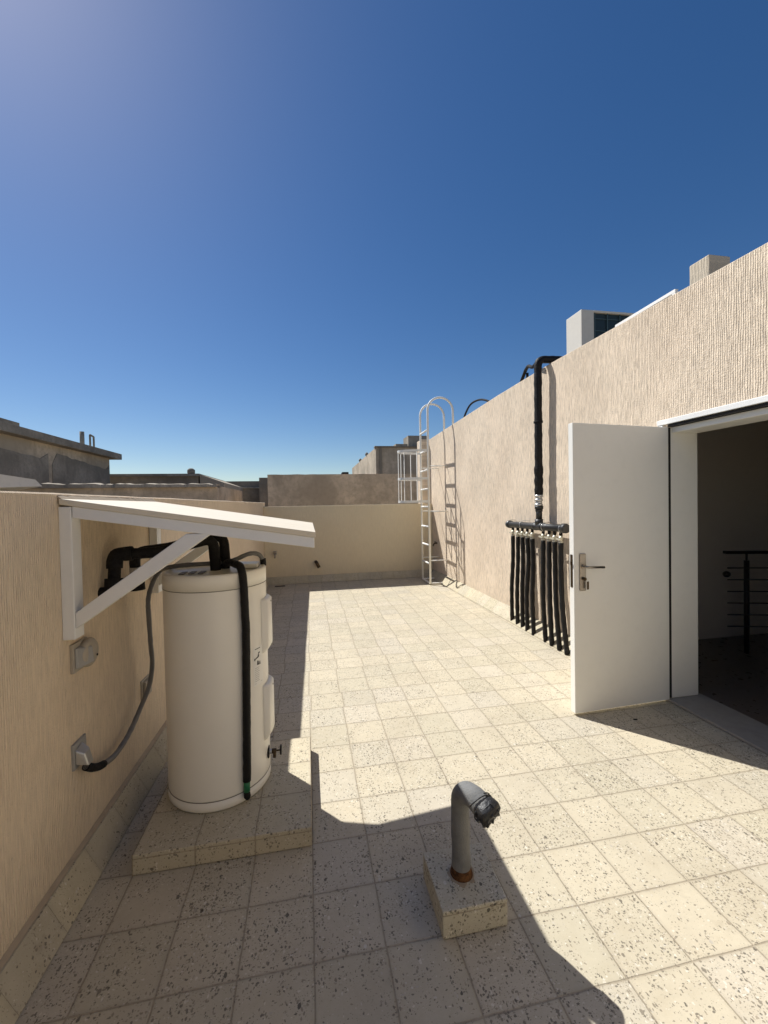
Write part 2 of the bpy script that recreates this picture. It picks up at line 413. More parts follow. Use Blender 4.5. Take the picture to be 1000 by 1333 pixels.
# ------------------------------------------------------------ tall wall on the right
def zr(y):
    k = [(-6, 3.045), (-1, 3.058), (1.2, 3.075), (2.5, 3.045), (3.9, 2.99), (5.8, 2.915)]
    for (a, za), (c, zc) in zip(k, k[1:]):
        if y <= c: return za+(zc-za)*(y-a)/(c-a)
    return k[-1][1]
t = thing('house_wall', (2.71, 1, 0), 'tall pale combed stucco house wall with the doorway, on the right', 'wall')
TH = .25; D0, D1, DH = -1.14, -.215, 2.125        # door opening
b = MB()
def wallseg(y0, y1, z0=None):
    n = max(1, int((y1-y0)/.25)); seg = []
    for i in range(n+1):
        y = y0+(y1-y0)*i/n; zt = zr(y)+.003*mnoise.noise(Vector((y*4, 1, 0)))
        zb = -.1 if z0 is None else z0
        seg.append([b.bm.verts.new(p) for p in ((xr(y), y, zb), (xr(y), y, zt-.008), (xr(y)+.01, y, zt), (xr(y)+TH, y, zt), (xr(y)+TH, y, zb))])
    for a, c in zip(seg, seg[1:]):
        for i in range(5): b.bm.faces.new((a[i], a[(i+1) % 5], c[(i+1) % 5], c[i]))
    b.bm.faces.new(seg[0]); b.bm.faces.new(seg[-1][::-1])
wallseg(YB, D0-.001); wallseg(D1+.001, 5.80); wallseg(D0, D1, DH)
b.build('wall', 'wall_r', t)
def skirt_ring_r(y): return [(xr(y)-.002, y, .004), (xr(y)-.140, y, .004), (xr(y)-.137, y, .012), (xr(y)-.016, y, .135), (xr(y)-.002, y, .140)]
MB().prism(skirt_ring_r(-.13), skirt_ring_r(YF-.05)).build('skirting', 'skirt_y', t)
MB().prism(skirt_ring_r(YB), skirt_ring_r(-1.23)).build('skirting', 'skirt_y', t)
# unseen wall added behind the camera to bounce warm light into the shaded foreground
tag(MB().box((-1.2, -5.45, -.1), (2.66, -5.2, 3.05)).build('bounce_wall', 'bouncewall', None, .01), 'plain unseen wall added behind the viewer to bounce warm light onto the terrace', 'wall')
# end pier standing on the far parapet
tag(MB().box((2.47, YW+.19, -.1), (2.618, 6.1, 2.93)).build('wall_pier', 'wall_r', None, .006), 'narrow shaded pier at the far corner where the tall wall meets the low one', 'pier')

# ------------------------------------------------------------ stair room behind the doorway
t = thing('stair_room', (4, 0, 0), 'dark stair room seen through the open doorway', 'room')
XI = 2.965
MB().box((XI, .86, -.1), (6.2, 1.0, 2.7)).build('end_wall', 'inwall', t)
MB().box((6.2, -4.0, -.1), (6.35, 1.0, 2.7)).build('side_wall', 'inwall', t)
MB().box((XI, -4.15, -.1), (6.2, -4.0, 2.7)).build('near_wall', 'inwall', t)
MB().box((2.972, -4.15, 2.72), (6.35, 1.0, 2.86)).build('roof_slab', 'roof_top', t)
MB().box((2.968, -4.0, -.12), (6.2, .86, .012)).build('room_floor', 'infloor', t)
# roof deck behind the tall wall
tag(MB().box((2.985, 1.02, 2.60), (6.4, 5.9, 2.86)).build('roof_deck', 'roof_top'), 'flat screeded roof deck behind the top of the tall wall', 'roof')
t.name = 'stair_room'
r = thing('stair_railing', (4.2, .4, 0), 'dark metal stair railing with thin horizontal bars inside the doorway', 'railing')
px, py = 4.24, .42
MB().tube([(px, py, .013), (px, py, .93)], .022, 14).build('post', 'rail', r)
MB().tube([(px, py, .93), (px, py, 1.0)], .009, 10).build('spindle', 'rail', r)
MB().bar((px-.19, py+.06, 1.01), (px+1.5, py-.45, 1.01), .05, .028).build('handrail', 'rail', r, .004)
for i in range(6):
    z = .86-i*.115
    MB().tube([(px-.19, py+.06-.03, z), (px+1.5, py-.45-.03, z)], .006, 8).build('rail_bar', 'rail', r)
MB().lathe((px-.20, py+.03, .80), [(.002, -.03), (.026, -.02), (.03, 0), (.026, .02), (.002, .03)], 16, 0).build('knob', 'rail', r)

# ------------------------------------------------------------ door with frame
t = thing('door', (2.71, -.22, 0), 'white metal door standing wide open beside the dark doorway', 'door')
XF = xr(-.2)
fr = MB()
# reveal lining: jamb, head, near jamb (closed profiles with a rebate)
fr.box((XF+.022, D1-.003, .024), (XF+.262, D1+.035, DH-.034))
fr.box((XF-.006, D0-.035, .045), (XF+.262, D0+.003, DH-.03))
fr.build('frame_jamb', 'door', t, .003)
MB().box((XF+.030, D0+.005, DH-.075), (XF+.260, D1-.005, DH-.033)).build('frame_head', 'door', t, .003)
MB().box((XF-.002, D1-.002, .026), (XF+.0215, D1+.035, DH-.035)).build('hinge_gap_strip', 'dark', t)  # near-black strip stands in for the dark gap between leaf and jamb
MB().box((XF-.004, D0+.004, DH-.031), (XF+.20, D1-.004, DH-.012)).build('frame_gap', 'dark', t)
a = MB()
a.box((XF-.016, D0-.10, DH-.010), (XF-.0005, D1+.085, DH+.028)); a.build('frame_trim', 'white', t, .003)
MB().box((XF-.012, D1+.037, .02), (XF-.0005, D1+.085, DH-.012)).build('frame_trim', 'white', t, .003)
MB().box((XF-.012, D0-.10, .02), (XF-.0005, D0-.037, DH-.012)).build('frame_trim', 'white', t, .003)
# threshold
MB().box((XF-.012, D0-.03, .003), (XF+.30, D1+.03, .022)).build('threshold', 'sill', t, .003)
# leaf, pushed a hair past square
leafang = math.atan2(-.262+.228, 1.872-2.70)
rot = Matrix.Rotation(math.radians(2.3), 3, 'Z'); piv = Vector((2.70, -.228, 0))
def LP(u, v, z):  # u along the leaf from the hinge, v away from the camera
    d = Vector((math.cos(PI+math.radians(2.3)), math.sin(PI+math.radians(2.3)), 0)); nrm = Vector((-d.y, d.x, 0))
    nrm = nrm if nrm.y > 0 else -nrm
    return piv+d*u+nrm*v+Vector((0, 0, z))
lw = .828
lf = MB(); lf.hexa([LP(.002, 0, .020), LP(lw, 0, .020), LP(lw, 0, 2.105), LP(.002, 0, 2.090), LP(.002, .048, .020), LP(lw, .048, .020), LP(lw, .048, 2.105), LP(.002, .048, 2.090)])
leaf = lf.build('door_leaf', 'door', t, .003)
def LB(u0, u1, v0, v1, z0, z1): return [LP(u0, v0, z0), LP(u1, v0, z0), LP(u1, v0, z1), LP(u0, v0, z1), LP(u0, v1, z0), LP(u1, v1, z0), LP(u1, v1, z1), LP(u0, v1, z1)]
MB().hexa(LB(.735, .787, -.0105, -.0005, .905, 1.172)).build('handle_plate', 'steel', leaf, .006, 3)
hd = MB(); hd.tube([LP(.757, -.010, 1.080), LP(.757, -.018, 1.080)], .017, 18); hd.tube(fillet([LP(.757, -.012, 1.080), LP(.757, -.052, 1.080), LP(.622, -.056, 1.074)], .02), .0085, 12)
hd.build('handle', 'steel', leaf)
lk = MB(); lk.tube([LP(.757, -.010, .992), LP(.757, -.026, .992)], .0125, 16); lk.tube([LP(.757, -.024, .992), LP(.757, -.032, .992)], .008, 12)
lk.build('lock_cylinder', 'brass', leaf)
MB().hexa(LB(.732, .748, -.034, -.030, .918, .975)).build('key', 'brass', leaf, .002)
ed = MB(); ed.hexa([LP(lw+.0005, .014, .93), LP(lw+.003, .014, .93), LP(lw+.003, .014, 1.165), LP(lw+.0005, .014, 1.165), LP(lw+.0005, .036, .93), LP(lw+.003, .036, .93), LP(lw+.003, .036, 1.165), LP(lw+.0005, .036, 1.165)])
ed.build('latch_plate', 'brass', leaf)
MB().hexa([LP(lw+.0035, .020, 1.09), LP(lw+.014, .020, 1.09), LP(lw+.014, .020, 1.115), LP(lw+.0035, .020, 1.115), LP(lw+.0035, .032, 1.09), LP(lw+.008, .032, 1.09), LP(lw+.008, .032, 1.115), LP(lw+.0035, .032, 1.115)]).build('latch_bolt', 'brass', leaf)
for z in (.25, 1.05, 1.85):
    MB().tube([LP(-.006, .052, z-.05), LP(-.006, .052, z+.05)], .008, 10).build('hinge', 'steel', t)

# ================================================================== WATER HEATER
CX, CY, CR, Z0, Z1 = -.473, -.578, .254, .092, 1.232
tag(MB().box((-.752, -1.012, .0035), (.0, -.262, .090)).build('heater_plinth', 'plinth', None, .003), 'low terrazzo tiled plinth under the water heater', 'plinth')
t = thing('water_heater', (CX, CY, Z0), 'cream enamelled upright cylinder water heater on the tiled plinth', 'water heater')
body = MB().lathe((CX, CY, 0), [(CR-.03, Z0), (CR-.006, Z0+.001), (CR+.001, Z0+.010), (CR+.001, Z0+.052), (CR-.002, Z0+.0525), (CR-.002, Z0+.0555), (CR, Z0+.056), (CR, Z0+.060), (CR, Z0+.09), (CR, Z0+.5), (CR, Z1-.12), (CR, Z1-.084), (CR, Z1-.0802), (CR-.010, Z1-.0795)], 96).build('tank', 'enamel', t)
for z in (Z0+.054, Z1-.0785):
    MB().lathe((CX, CY, 0), [(CR-.02, z-.0014), (CR+.0016, z-.0012), (CR+.0016, z+.0012), (CR-.02, z+.0014)], 96).build('seam', 'enamel_line', t)
MB().lathe((CX, CY, 0), [(CR+.001, Z1-.0768), (CR+.0015, Z1-.012), (CR-.001, Z1-.004), (CR-.008, Z1), (CR-.030, Z1-.002), (CR-.034, Z1-.010), (.05, Z1-.008)], 96).build('lid', 'enamel', t)
def cyl(ang, z, r=CR): a = math.radians(ang); return Vector((CX+r*math.cos(a), CY+r*math.sin(a), z))
def cover(z0, z1, a0, a1, name):
    b = MB(); N = 10; rows = [(z0, 0), (z0+.004, .010), (z0+.030, .026), (z1-.016, .026), (z1-.003, .013), (z1, 0)]
    g = []
    for z, d in rows:
        r_ = []
        for i in range(N+1):
            f = i/N; ang = a0+(a1-a0)*f; e = min(f, 1-f)*2
            k = min(1, e/.22); r_.append(b.bm.verts.new(cyl(ang, z, CR+.001+d*(k**.5))))
        g.append(r_)
    for a_, c_ in zip(g, g[1:]):
        for i in range(N):
            f = b.bm.faces.new((a_[i], a_[i+1], c_[i+1], c_[i])); f.smooth = True
    return b.build(name, 'enamel', t)
cover(.785, 1.070, -22, 12, 'element_cover'); cover(.325, .615, -22, 12, 'element_cover')
def patch(mat, name, a0, a1, z0, z1, dz, par, off=.0012):
    b = MB(); N = 8; lo = []; hi = []
    for i in range(N+1):
        ang = a0+(a1-a0)*i/N; sh = dz*i/N
        lo.append(b.bm.verts.new(cyl(ang, z0+sh, CR+off))); hi.append(b.bm.verts.new(cyl(ang, z1+sh, CR+off)))
    for i in range(N): b.bm.faces.new((lo[i], lo[i+1], hi[i+1], hi[i]))
    return b.build(name, mat, par)
for z in (.810, 1.045, .350, .592):
    q = cyl(-5, z, CR+.0265); n_ = (q-Vector((CX, CY, z))).normalized()
    MB().tube([q, q+n_*.003], .0045, 8).build('screw', 'steel', t)
stk = patch('label', 'sticker', -38.5, -21, .640, .838, 0, t)
marks = MB()
def pm(b, a0, a1, z0, z1, off=.002):
    lo = [b.bm.verts.new(cyl(a, z, CR+off)) for a, z in ((a0, z0), (a1, z0), (a1, z1), (a0, z1))]; b.bm.faces.new(lo)
def pq(b, pts, off=.002): b.bm.faces.new([b.bm.verts.new(cyl(a, z, CR+off)) for a, z in pts])
pm(marks, -36, -27, .825, .829)
pq(marks, [(-37.4, .772), (-35.8, .768), (-35.6, .778), (-37.2, .784)])
pq(marks, [(-36, .774), (-31, .781), (-31, .788), (-36, .781)])
pq(marks, [(-32.5, .778), (-29.5, .782), (-28.8, .794), (-31, .797)])
pq(marks, [(-31, .795), (-28, .800), (-27.6, .808), (-30.4, .806)])
pq(marks, [(-33.2, .744), (-29.4, .742), (-30.4, .764), (-32.4, .766)])
pq(marks, [(-29.2, .742), (-26.6, .742), (-27.6, .762), (-28.8, .756)])
marks.build('pictogram', 'ink', stk)
sm = MB()
for i in range(8):
    z = .730-i*.0095; pm(sm, -36.5, -28.5+random.uniform(-1.5, .5), z-.0012, z+.0012)
pm(sm, -36.5, -24, .650, .6525)
sm.build('small_print', 'inkgrey', stk)
# dark rust marks on the lid, built as small raised blocks
vb = MB()
for i in range(3):
    vb.box((CX-.15+i*.045, CY-.13, Z1-.0075), (CX-.125+i*.045, CY-.06, Z1-.003))
vb.build('lid_mark', 'conduit', t)
MB().box((CX+.115, CY-.02, Z1-.0075), (CX+.215, CY+.09, Z1+.016)).build('terminal_cover', 'enamel', t, .006)
# drain valve low on the side
dv = thing('drain_valve', tuple(cyl(-8.5, .232)), 'small dark drain valve with round handwheel low on the heater side', 'valve')
dv.parent = t; dv.matrix_parent_inverse = Matrix.Translation(-Vector(t.location))
for k in ('label', 'category'): del dv[k]
p0 = cyl(-8.5, .232)
def dvp(o, x, y, z): return p0+Vector((x, y, z))
def dbuild(mb, name, mat):
    o = mb.build(name, mat); o.parent = dv; o.matrix_parent_inverse = Matrix.Translation(-p0); return o
dbuild(MB().lathe(p0, [(.03, -.004), (.034, .0), (.030, .003)], 20, 0), 'escutcheon', 'dark')
dbuild(MB().tube([dvp(0, -.006, 0, 0), dvp(0, .020, 0, 0)], .012, 14), 'threaded_stub', 'galv')
dbuild(MB().tube([dvp(0, .016, 0, 0), dvp(0, .040, 0, .0)], .013, 8).tube([dvp(0, .03, 0, 0), dvp(0, .03, -.008, -.032)], .009, 10), 'valve_body', 'brass')
dbuild(MB().tube([dvp(0, .04, 0, 0), dvp(0, .062, 0, 0)], .0045, 8), 'stem', 'brass')
dbuild(MB().lathe(dvp(0, .064, 0, .002), [(.020, -.006), (.026, -.003), (.026, .003), (.020, .006)], 16, 0), 'handwheel', 'rail')

# supply pipes from the wall over to the top of the heater
def pipe(name, pts, r, mat, label, cat, rad=.035, group=None, lump=.05, base=None):
    t_ = thing(name, base or pts[0], label, cat, group)
    MB().tube(resample(fillet(pts, rad), .02), r, 16, lump=lump).build('insulation', mat, t_)
    return t_
pa = pipe('insulated_pipe', [(xl(-.73)-.02, -.735, 1.160), (-.905, -.730, 1.160), (-.905, -.705, 1.335), (-.70, -.690, 1.340), (-.475, -.615, 1.395), (-.470, -.600, 1.218)], .027, 'black_flat',
          'black foam wrapped pipe arching from the parapet into the heater top, nearer one', 'pipe', .055)
MB().tube(resample([(-.915, -.733, 1.140), (-.905, -.731, 1.165), (-.905, -.727, 1.205), (-.905, -.724, 1.225)], .008), .039, 16, lump=.12).build('foam_wrap', 'black_flat', pa)
MB().tube(resample(fillet([(-.905, -.714, 1.270), (-.905, -.705, 1.337), (-.830, -.698, 1.339)], .045), .012), .0345, 16, lump=.10).build('foam_elbow', 'black_flat', pa)
pb = pipe('insulated_pipe', [(xl(-.48)-.02, -.485, 1.150), (-.90, -.480, 1.150), (-.900, -.500, 1.325), (-.72, -.520, 1.345), (-.440, -.530, 1.408), (-.432, -.540, 1.27)], .026, 'black_flat',
          'black foam wrapped pipe behind its twin, running from the parapet to the heater top', 'pipe', .06)
MB().tube([(-.433, -.541, 1.27), (-.433, -.541, 1.220)], .024, 14).build('tee', 'black_flat', pb)
MB().tube(resample([(-.900, -.482, 1.120), (-.900, -.483, 1.200)], .012), .040, 16, lump=.12).build('foam_wrap', 'black_flat', pb)
MB().tube([(-.900, -.488, 1.200), (-.900, -.492, 1.245)], .0275, 14).build('bare_fitting', 'galv', pb)
# overflow pipe down the front
t = thing('overflow_pipe', (-.303, -.80, .13), 'thin black overflow pipe with a green end hanging down the front of the heater', 'pipe')
pts = [(-.433, -.541, 1.245), (-.395, -.62, 1.268), (-.318, -.765, 1.262), (-.303, -.792, 1.20), (-.297, -.790, .95), (-.303, -.790, .60), (-.309, -.796, .25), (-.311, -.797, .205)]
MB().tube(resample(fillet(pts, .05), .015), .0195, 14, lump=.07).build('insulation', 'black', t)
MB().tube([(-.311, -.797, .212), (-.312, -.798, .155)], [.0155, .0165], 14).build('green_fitting', 'green', t)
MB().tube([(-.312, -.798, .156), (-.312, -.798, .146), (-.310, -.799, .128), (-.308, -.800, .116)], [.012, .015, .017, .010], 14).build('black_tip', 'black_flat', t)

# electrical isolator and its conduit
t = thing('isolator_box', (xl(-.97), -.965, .53), 'small grey isolator plate with a spout shaped cover on the parapet', 'switch box')
x0 = xl(-.97)
MB().box((x0-.003, -1.010, .478), (x0+.010, -.912, .585)).build('back_plate', 'greybox', t, .003)
b = MB(); b.hexa([(x0+.010, -1.004, .500), (x0+.010, -.950, .500), (x0+.010, -.950, .572), (x0+.010, -1.004, .560),
                  (x0+.058, -.998, .488), (x0+.058, -.958, .488), (x0+.044, -.956, .545), (x0+.044, -.996, .540)])
b.build('cable_cover', 'galv', t, .005, 3)
t = thing('conduit', (-.93, -.96, .49), 'grey flexible conduit looping from the isolator plate up to the heater top', 'cable')
cp = [(-.925, -.985, .480), (-.915, -.940, .445), (-.915, -.860, .410), (-.915, -.740, .385), (-.912, -.600, .405), (-.905, -.470, .470), (-.885, -.390, .560), (-.868, -.385, .680), (-.862, -.415, .800),
      (-.860, -.435, .950), (-.858, -.440, 1.060), (-.845, -.400, 1.145), (-.80, -.43, 1.205), (-.72, -.53, 1.240), (-.62, -.555, 1.252), (-.50, -.552, 1.254), (-.40, -.548, 1.262), (-.31, -.545, 1.296), (-.262, -.520, 1.290), (-.240, -.505, 1.255), (-.238, -.50, 1.222)]
cs = resample(spline(cp, 6), .006)
MB().tube(cs, .0125, 14, rfun=lambda L, f: .0122+.0006*math.sin(L*900)).build('conduit_tube', 'conduit', t)
MB().tube(spline(cp[:4], 6)[:13], .0165, 12).build('tape_wrap', 'black_flat', t)
MB().tube([(-.240, -.503, 1.262), (-.238, -.50, 1.222)], .0165, 12).build('cable_gland', 'black_flat', t)

# weatherproof socket / bulkhead on the wall
t = thing('weatherproof_socket', (xl(-.87), -.87, .94), 'weathered round hooded socket box on the parapet below the canopy post', 'socket')
x0 = xl(-.9)
MB().box((x0-.003, -.996, .876), (x0+.012, -.880, .998)).build('back_plate', 'lampbody', t, .003)
b = MB(); prof = [(.0, .012), (.060, .012), (.062, .026), (.058, .036), (.050, .042), (.0, .046)]
b.lathe((x0, -.905, .936), [(max(r_, .001), z_) for r_, z_ in prof], 28, 0); b.build('hood', 'lampbody', t)
MB().hexa([(x0+.013, -.988, .890), (x0+.013, -.905, .890), (x0+.013, -.905, .985), (x0+.013, -.988, .980), (x0+.022, -.980, .895), (x0+.058, -.925, .900), (x0+.052, -.925, .968), (x0+.022, -.980, .972)]).build('lid', 'greybox', t, .004)
MB().tube([(x0+.0465, -.880, .915), (x0+.049, -.880, .915)], .005, 10).build('screw', 'dark', t)
t = thing('cover_plate', (xl(-.27), -.27, .5), 'small beige blank cover plate on the parapet behind the conduit', 'plate')
x0 = xl(-.27)
MB().box((x0-.003, -.330, .448), (x0+.008, -.215, .562)).build('plate', 'lampbody', t, .003)
MB().box((x0+.0085, -.318, .460), (x0+.024, -.227, .550)).build('lid', 'lampbody', t, .004)

# ================================================================== CANOPY
t = thing('canopy', (-.96, -.55, 1.03), 'white sloping metal canopy bracketed to the parapet above the heater', 'canopy')
YN, YFc = -1.045, -.062
XO = .046; ZW, ZO = 1.603, 1.437        # top at wall, top at outer edge
sl = (ZO-ZW)/(XO-(-.962))
def zc_(x, d=0): return ZW+sl*(x+.962)-d
def panel(x0, x1, y0, y1, d0, d1, name, mat, bev=.002):
    MB().hexa([(x0, y0, zc_(x0, d1)), (x1, y0, zc_(x1, d1)), (x1, y0, zc_(x1, d0)), (x0, y0, zc_(x0, d0)),
               (x0, y1, zc_(x0, d1)), (x1, y1, zc_(x1, d1)), (x1, y1, zc_(x1, d0)), (x0, y1, zc_(x0, d0))]).build(name, mat, t, bev)
panel(-.960, XO, YN, YFc, 0, .024, 'roof_panel', 'panel_top')
panel(-.917, XO-.006, YN+.006, YN+.052, .0245, .072, 'rafter', 'white', .003)
panel(-.900, XO-.006, YFc-.052, YFc-.006, .0245, .072, 'rafter', 'white', .003)
panel(XO-.048, XO-.007, YN+.053, YFc-.053, .0245, .072, 'edge_beam', 'white', .003)
panel(-.948, -.908, YN+.076, YFc-.084, .0245, .072, 'wall_beam', 'white', .003)
for y0 in (YN+.004, YFc-.080):
    x0 = xl(y0+.03)
    MB().box((x0+.0005, y0, 1.032), (x0+.046, y0+.070, zc_(-.94, .030))).build('post', 'white', t, .003)
    xa, za, xb, zb = x0+.047, 1.105, -.448, zc_(-.448, .073+.012)
    MB().hexa([(xa, y0+.004, za-.030), (xb+.055, y0+.004, zb+.010), (xb-.045, y0+.004, zb+.012), (xa, y0+.004, za+.035),
               (xa, y0+.050, za-.030), (xb+.055, y0+.050, zb+.010), (xb-.045, y0+.050, zb+.012), (xa, y0+.050, za+.035)]).build('brace', 'white', t, .003)
# ragged bead of sealant along the wall
b = MB(); n = 60; vs = []
for i in range(n+1):
    y = YN+(YFc-YN)*i/n; e = .010+.006*mnoise.noise(Vector((y*31, 0, 5))); x0 = xl(y)
    vs.append([b.bm.verts.new(p) for p in ((x0-.002, y, ZW-.004), (x0+e+.008, y, zc_(x0+e+.008, -.0005)), (x0+e*.5, y, ZW+.006+e*.3), (x0-.002, y, ZW+.008+e*.6))])
for p, q in zip(vs, vs[1:]):
    for i in range(4): b.bm.faces.new((p[i], p[(i+1) % 4], q[(i+1) % 4], q[i]))
b.bm.faces.new(vs[0]); b.bm.faces.new(vs[-1][::-1]); b.build('sealant_bead', 'mortar', t)
MB().box((-.79, -.62, zc_(-.79, .045)), (-.74, -.58, zc_(-.74, .0245))).build('bracket_tab', 'white', t, .002)

# ================================================================== GOOSENECK PIPE ON BLOCK
tag(MB().hexa([(.452, -1.520, .0035), (.700, -1.518, .0035), (.700, -1.518, .103), (.452, -1.520, .103),
               (.452, -1.262, .0035), (.712, -1.262, .0035), (.712, -1.262, .103), (.452, -1.262, .103)]).build('pipe_plinth', 'block', None, .004),
    'small terrazzo faced block in the foreground holding the bent grey pipe', 'plinth')
t = thing('vent_pipe', (.570, -1.385, .103), 'bent grey gooseneck pipe with black taped mouth on the small block', 'pipe')
gp = spline([(.574, -1.385, .108), (.573, -1.386, .24), (.571, -1.390, .350), (.571, -1.404, .418), (.578, -1.438, .458), (.594, -1.478, .467), (.612, -1.516, .455)], 8)
MB().tube(gp, .0385, 24, rfun=lambda L, f: .0360+.0012*math.sin(L*45)+.004*min(1, max(0, (f-.45)*4)), lump=.02).build('pipe', 'greypipe', t)
d = Vector((.42, -.80, -.38)).normalized()
e0 = Vector((.608, -1.508, .458))
bt = MB(); bt.tube([e0, e0+d*.008, e0+d*.024, e0+d*.036, e0+d*.050, e0+d*.052, e0+d*.040, e0+d*.03], [.0400, .0440, .0460, .0475, .046, .040, .036, .012], 26, lump=.22)
rr = Vector((0, 0, 1)); s1 = d.cross(rr).normalized(); s2 = d.cross(s1)
for k in range(9):
    a0 = random.uniform(0, 6.28); dd = random.uniform(.006, .046); tw = random.uniform(-.004, .004)
    pp = [e0+d*(dd+tw*q)+(s1*math.cos(a0+q*.4)+s2*math.sin(a0+q*.4))*.0465 for q in range(8)]
    bt.tube(pp, .0024, 6)
for k in range(6):
    a0 = 2*PI*k/6+random.uniform(-.3, .3)
    bt.tube([e0+d*.054+(s1*math.cos(a0)+s2*math.sin(a0))*.038, e0+d*.050+(s1*math.cos(a0+.2)+s2*math.sin(a0+.2))*.022, e0+d*.047+(s1*math.cos(a0+.5)+s2*math.sin(a0+.5))*.006], [.005, .007, .004], 7, lump=.3)
bt.hexa([e0+d*.03+s1*q+s2*w_ for q, w_ in ((-.010, -.041), (.006, -.043), (.010, -.052), (-.006, -.050))]+[e0+d*.045+s1*q+s2*w_ for q, w_ in ((-.008, -.041), (.008, -.043), (.006, -.049), (-.004, -.050))])
bt.build('tape_end', 'tape', t)
MB().lathe((.574, -1.385, 0), [(.032, .1045), (.044, .1050), (.042, .110), (.0395, .120), (.038, .134), (.0375, .136)], 28).build('rusty_collar', 'rust', t)
mb = MB(); N = 28; c = [(.066+.022*mnoise.noise(Vector((math.cos(2*PI*k/N)*2, math.sin(2*PI*k/N)*2, 0)))) for k in range(N)]
ra = [(.574+c[k]*math.cos(2*PI*k/N)*.8, -1.385+c[k]*math.sin(2*PI*k/N)*.8, .1033) for k in range(N)]
rb = [(.574+c[k]*.93*math.cos(2*PI*k/N)*.8, -1.385+c[k]*.93*math.sin(2*PI*k/N)*.8, .1050) for k in range(N)]
mb.prism(ra, rb).build('sealant_ring', 'sealant', t)

# ================================================================== PIPE MANIFOLD ON THE WALL
t = thing('pipe_manifold', (2.6, 1.4, 0), 'black pipe manifold with nine hanging pipes on the tall wall left of the door', 'pipework')
hx, hz = 2.585, 1.264
hy0, hy1 = .865, 2.075
hd = MB(); hd.tube([(hx, hy0+.02, hz+.004), (hx+.0, hy1-.02, hz-.006)], .040, 24); hd.build('header', 'pvc', t)
for y in (hy0, hy1):
    s_ = 1 if y == hy0 else -1
    MB().lathe((hx, y, hz+(.004 if s_ > 0 else -.006)), [(.030, -.010*s_), (.047, -.004*s_), (.050, .010*s_), (.050, .055*s_), (.041, .060*s_)], 24, 1).build('end_cap', 'pvc', t)
ty = 1.360
tee = MB(); tee.lathe((hx, ty, hz), [(.041, -.085), (.048, -.083), (.048, -.055), (.044, -.050), (.044, .050), (.048, .055), (.048, .083), (.041, .085)], 24, 1)
tee.tube([(hx, ty, hz+.02), (hx, ty, hz+.085)], .044, 24); tee.build('tee', 'pvc', t)
rz = lambda z: (hx, ty-.012*(z-hz)/1.8, z)
MB().tube([rz(hz+.086), rz(hz+.20)], .034, 20).tube([rz(hz+.20), rz(hz+.235)], .047, 20).tube([rz(hz+.17), rz(hz+.20)], .040, 20).build('adaptor', 'pvc', t)
u = MB()
for z, r_ in ((hz+.236, .046), (hz+.262, .038), (hz+.29, .046), (hz+.315, .036), (hz+.335, .046)): u.tube([rz(z), rz(z+.022)], r_, 10 if r_ > .04 else 16)
u.tube([rz(hz+.236), rz(hz+.36)], .034, 16); u.build('union', 'galv', t)
prof = {0: .044, .06: .050, .09: .040, .13: .048, .17: .051, .20: .041, .25: .050, .30: .050, .34: .040}
def rr(L, f):
    k = sorted(prof); 
    for a_, c_ in zip(k, k[1:]):
        if a_ <= L < c_: return prof[a_]+(prof[c_]-prof[a_])*(L-a_)/(c_-a_)
    return .042+.0015*math.sin(L*31)+.001*math.sin(L*77)
top = 3.135
pts = resample(fillet([rz(hz+.358), rz(2.2), (hx-.004, ty-.02, top), (3.35, ty-.03, top+.01)], .085, 8), .02)
MB().tube(pts, .042, 18, rfun=rr, lump=.04).build('riser', 'black', t)
for z in (2.44,):
    MB().lathe(rz(z), [(.043, -.012), (.050, -.010), (.050, .010), (.043, .012)], 20).build('pipe_clamp', 'galv' if z > 2.5 else 'black_flat', t)
feet = [(2.569, 1.985), (2.566, 1.84), (2.566, 1.715), (2.562, 1.60), (2.556, 1.450), (2.556, 1.210), (2.552, 1.085), (2.550, .945), (2.548, .815)]
toppx = [1.965, 1.84, 1.73, 1.615, 1.505, 1.280, 1.165, 1.065, .955]
for (fx, fy), y1 in zip(feet, toppx):
    ztop = hz-.034
    dp_pts = [(hx, y1, 1.115), (hx-.004+random.uniform(-.006, .004), y1+random.uniform(-.008, .008)-.01, .80), ((hx+fx)/2-.01, (fy+y1)/2-.0+random.uniform(-.012, .012), .45), (fx, fy, .006)]
    dpp = MB().tube(resample(spline(dp_pts, 5), .02), .0215, 12, rfun=lambda L, f: .0255+.0014*math.sin(L*40+fy*9), lump=.06).build('drop_pipe', 'black', t)
    v = MB(); v.tube([(hx, y1, ztop+.01), (hx, y1, 1.188)], .017, 12); v.build('pipe_nipple', 'black_flat', dpp)
    v = MB(); v.tube([(hx, y1, 1.190), (hx, y1, 1.112)], .017, 10); v.tube([(hx, y1, 1.176), (hx, y1, 1.158)], .024, 8); v.tube([(hx, y1, 1.132), (hx, y1, 1.112)], .024, 8)
    v.bar((hx-.030, y1-.040, 1.158), (hx-.028, y1-.012, 1.148), .008, .016); v.bar((hx-.028, y1-.012, 1.148), (hx-.030, y1+.040, 1.158), .008, .016); v.tube([(hx-.005, y1, 1.150), (hx-.032, y1, 1.150)], .006, 8)
    v.build('ball_valve', 'silverbrass', dpp)
for y in (.93, 1.25, 1.72, 2.05):
    MB().tube(fillet([(xr(y)-.001, y, 1.31), (hx+.02, y, 1.318), (hx, y, 1.312), (hx-.043, y, 1.29), (hx-.046, y, 1.25), (hx-.02, y, 1.215)], .02), .0032, 6).build('support_wire', 'galv', t)
